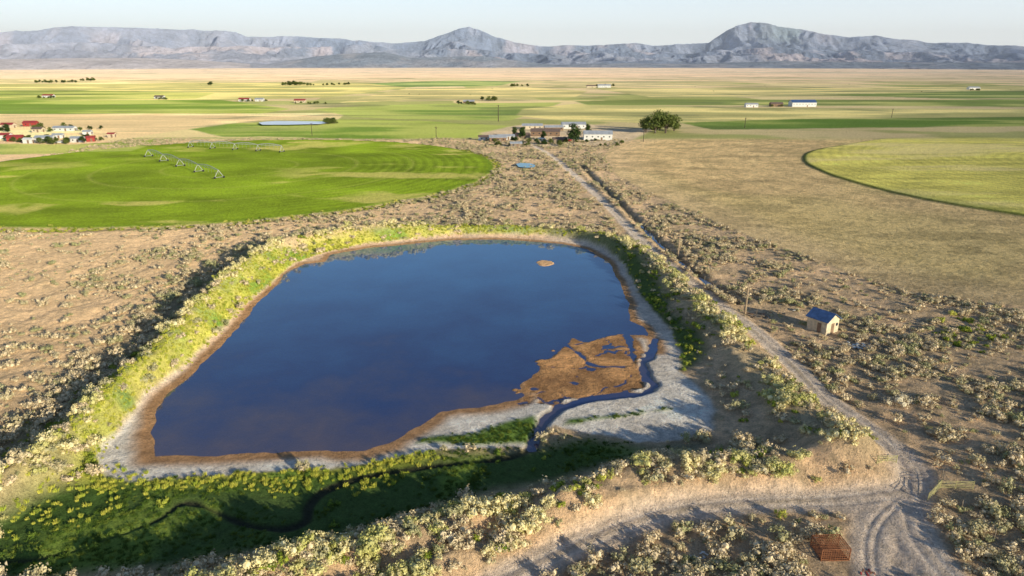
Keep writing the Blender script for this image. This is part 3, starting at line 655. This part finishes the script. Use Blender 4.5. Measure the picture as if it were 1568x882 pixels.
b.obj('bars',M_rust,e); b=B(); b.box((0,0,.22),(w-.2,l-.2,.1)); b.obj('floor_boards',M_rust,e)
def gate(pa,pb,bars=5,h=1.1):
    a=Vector((*G(*pa,.8),0)); c=Vector((*G(*pb,.8),0)); za=gz(a.x,a.y); zc=gz(c.x,c.y); b=B(); a.z=za; c.z=zc
    for t in(0,.5,1): p=a.lerp(c,t); b.tube(p,p+Vector((0,0,h+.1)),.05)
    for i in range(bars): zz=Vector((0,0,.2+i*(h-.2)/(bars-1))); b.tube(a+zz,c+zz,.03)
    b.tube(a+Vector((0,0,.2)),c+Vector((0,0,h)),.03); b.obj('pipe_gate',M_gate)
gate((1338,733),(1370,718)); gate((1434,752),(1488,754)); gate((1420,768),(1438,752))
def fence(pts,h=1.2,step=5):
    pts=smooth_line(GL(pts),3); b=B(); prev=None
    L=np.cumsum([0]+[np.hypot(*(pts[i+1]-pts[i])) for i in range(len(pts)-1)])
    ts=np.arange(0,L[-1],step); xs=np.interp(ts,L,pts[:,0]); ys_=np.interp(ts,L,pts[:,1]); zs,_,_=terrain(xs,ys_)
    for X1,Y1,Z1 in zip(xs,ys_,zs):
        b.tube((X1,Y1,Z1-.2),(X1+random.uniform(-.05,.05),Y1,Z1+h),.06,5)
        if prev:
            for zz in(.45,.8,1.1): b.tube((prev[0],prev[1],prev[2]+zz),(X1,Y1,Z1+zz),.012,3)
        prev=(X1,Y1,Z1)
    b.obj('wire_fence',M_wood)
fence([(925,300),(1000,365),(1080,430),(1150,478),(1230,545),(1300,612),(1390,680),(1440,745)]); fence([(1440,750),(1480,800),(1568,870)])
def debris(name,px,py,n,mats,s=1.0):
    x,y=G(px,py,.7); z=gz(x,y); rd=random.Random(px); e=empty(name,(x,y,z))
    for k,mt in enumerate(mats):
        b=B()
        for i in range(n): b.box((rd.gauss(0,1.1*s),rd.gauss(0,.7*s),rd.uniform(.05,.5*s)),(rd.uniform(.3,1.8)*s,rd.uniform(.1,.5)*s,rd.uniform(.05,.25)*s),rd.uniform(0,3.1),rd.uniform(-.5,.5))
        b.obj('scraps_%d'%k,mt,e)
debris('lumber_pile',1165,482,9,[M_wood,M_brown],1.2); debris('scrap_pile',1318,528,9,[M_white,M_wood,M_steel],1.0); debris('scrap_pile',1074,848,4,[M_white,M_steel],.45); debris('concrete_rubble',1093,414,4,[M_white,M_cream],.8)
debris('scrap_pile',1328,876,4,[M_red,M_rust],.35); debris('scrap_pile',1218,474,5,[M_white,M_wood],.5); debris('lumber_pile',1195,478,5,[M_wood],.8)
# ---------- trees
bark=simple_mat('bark',(.16,.12,.09),.9,0,.3,2); tl=leaf_mat('cottonwood_leaf',(.06,.09,.02),(.19,.22,.06),(.14,.18,.04)); tl2=leaf_mat('dark_leaf',(.02,.045,.012),(.07,.11,.03),(.05,.08,.02))
def tree_mesh(name,seed,lm,h=10,nl=1500,wid=.42):
    rd=random.Random(seed); b=B(); b.tube((0,0,-.3),(0,0,h*.35),.035*h,8,.025*h); tips=[]
    for i in range(11):
        a=i*2.4+rd.uniform(-.4,.4); z0=h*rd.uniform(.12,.3); zt=h*rd.uniform(.25,.9); r=h*wid*rd.uniform(.4,.9)*(1.15-zt/h*.7)
        p=(math.cos(a)*r,math.sin(a)*r,zt); b.tube((0,0,z0),p,.016*h,5,.006*h); tips.append(Vector(p))
    tips.append(Vector((0,0,h*.82))); tips.append(Vector((0,0,h*.55)))
    nb=len(b.bm.faces)
    for i in range(nl):
        c=tips[rd.randrange(len(tips))]; d=Vector((rd.gauss(0,1),rd.gauss(0,1),rd.gauss(0,1))).normalized(); R=h*.18*rd.uniform(.55,1.15)
        p=c+Vector((d.x*R,d.y*R,d.z*R*.85)); n=(d+Vector((rd.gauss(0,.5),rd.gauss(0,.5),rd.gauss(0,.5)))).normalized(); t=n.orthogonal().normalized(); q=n.cross(t); s=h*.035*rd.uniform(.6,1.3)
        b.face([p+t*s,p+q*s*.7,p-t*s,p-q*s*.7])
    me=bpy.data.meshes.new(name); b.bm.faces.ensure_lookup_table()
    for i,f in enumerate(b.bm.faces): f.material_index=0 if i<nb else 1
    b.bm.to_mesh(me); b.bm.free(); me.materials.append(bark); me.materials.append(lm); return me
TM=[tree_mesh('cottonwood_%d'%i,100+i,tl) for i in range(3)]; TD=[tree_mesh('elm_%d'%i,130+i,tl2,wid=.36) for i in range(2)]
def tree(name,me,px,py,h,w=1.):
    x,y=G(px,py,.8); o=bpy.data.objects.new(name,me); scene.collection.objects.link(o); o.location=(x,y,gz(x,y)); o.scale=(h/10*w,h/10*w,h/10); o.rotation_euler=(0,0,random.uniform(0,6))
for px,py,h in((989,203,12),(1003,204,15),(1019,204,16),(1032,201,12),(1010,200,15)): tree('cottonwood_tree',TM[random.randrange(3)],px,py,h,1.2)
for px,py,h,k in((878,220,13,1),(800,213,8,0),(832,214,6,0),(788,208,7,1),(900,205,7,0)): tree('elm_tree',TD[k],px,py,h,.9)
C_T=proto_coll('tree_protos',TM+TD)
tp=[]
def row(px0,px1,py,n,s,j=.6):
    for i in range(n): tp.append((*G(random.uniform(px0,px1),py+random.uniform(-j,j)),s*random.uniform(.7,1.3)))
for a in [(45,120,127,22,.8),(120,160,124,8,1.0),(430,470,131,16,1.0),(470,535,131,16,.7),(735,760,155,6,.7),(700,735,161,8,.5),(780,810,133,8,.7),(900,940,133,8,.6),(318,325,131,2,1.0),(240,262,153,6,.45),(370,410,156,8,.35),(450,500,160,10,.35),(1180,1230,164,8,.45),(1480,1500,139,8,.5),(0,160,219,26,.45,3),(0,160,200,18,.45,4),(500,516,191,8,.6),(740,960,222,30,.35,4),(60,90,151,8,.45),(200,1568,140,14,.2,12)]: row(*a)
tp=np.array(tp); z,_,_=terrain(tp[:,0],tp[:,1]); s=tp[:,2]
scatter('distant_trees',np.stack([tp[:,0],tp[:,1],z],1),np.stack([s*1.1,s*1.1,s*.75],1),rng.uniform(0,6,len(tp)),C_T,5)
x,y=G(1375,618,.7); o=bpy.data.objects.new('dead_bush',bush_mesh('dead_bush',77,700,leaf_mat('dead_twigs',(.50,.42,.28),(.80,.70,.50),(.6,.5,.38)),.11,1.1,8)); scene.collection.objects.link(o); o.location=(x,y,gz(x,y)); o.scale=(2.2,1.9,1.9)
# ---------- light, sky, camera
S=Vector((math.cos(SUN_EL)*math.sin(SUN_AZ),math.cos(SUN_EL)*math.cos(SUN_AZ),math.sin(SUN_EL)))
sl=bpy.data.lights.new('sun','SUN'); sl.energy=5; sl.angle=math.radians(.5); sl.color=(1,.90,.66); so=bpy.data.objects.new('sun',sl); scene.collection.objects.link(so); so.rotation_euler=(-S).to_track_quat('-Z','Y').to_euler()
w=bpy.data.worlds.new('World'); scene.world=w; w.use_nodes=True; nt=w.node_tree; bg=nt.nodes['Background']; sky=nt.nodes.new('ShaderNodeTexSky'); sky.sky_type='NISHITA'; sky.sun_disc=False; sky.sun_elevation=SUN_EL; sky.sun_rotation=SUN_AZ; sky.altitude=1500; sky.air_density=1.0; sky.dust_density=.6; sky.ozone_density=2.0
tc=nt.nodes.new('ShaderNodeTexCoord'); sx=nt.nodes.new('ShaderNodeSeparateXYZ'); nt.links.new(tc.outputs['Generated'],sx.inputs[0])
mr=nt.nodes.new('ShaderNodeMapRange'); mr.interpolation_type='SMOOTHSTEP'; mr.inputs[1].default_value=-.02; mr.inputs[2].default_value=.26; mr.inputs[3].default_value=.9; mr.inputs[4].default_value=0; nt.links.new(sx.outputs[2],mr.inputs[0])
mm_=nt.nodes.new('ShaderNodeMix'); mm_.data_type='RGBA'; nt.links.new(mr.outputs[0],mm_.inputs[0]); nt.links.new(sky.outputs[0],mm_.inputs[6]); mm_.inputs[7].default_value=(6.5,7.0,7.5,1)
nt.links.new(mm_.outputs[2],bg.inputs[0]); bg.inputs[1].default_value=.15
cam=bpy.data.cameras.new('camera'); cam.lens=24; cam.sensor_width=36; cam.clip_end=100000; cam.clip_start=.5; co=bpy.data.objects.new('camera',cam); scene.collection.objects.link(co); co.location=(0,0,H); co.rotation_euler=(math.radians(90)-P,0,0); scene.camera=co
print('done')
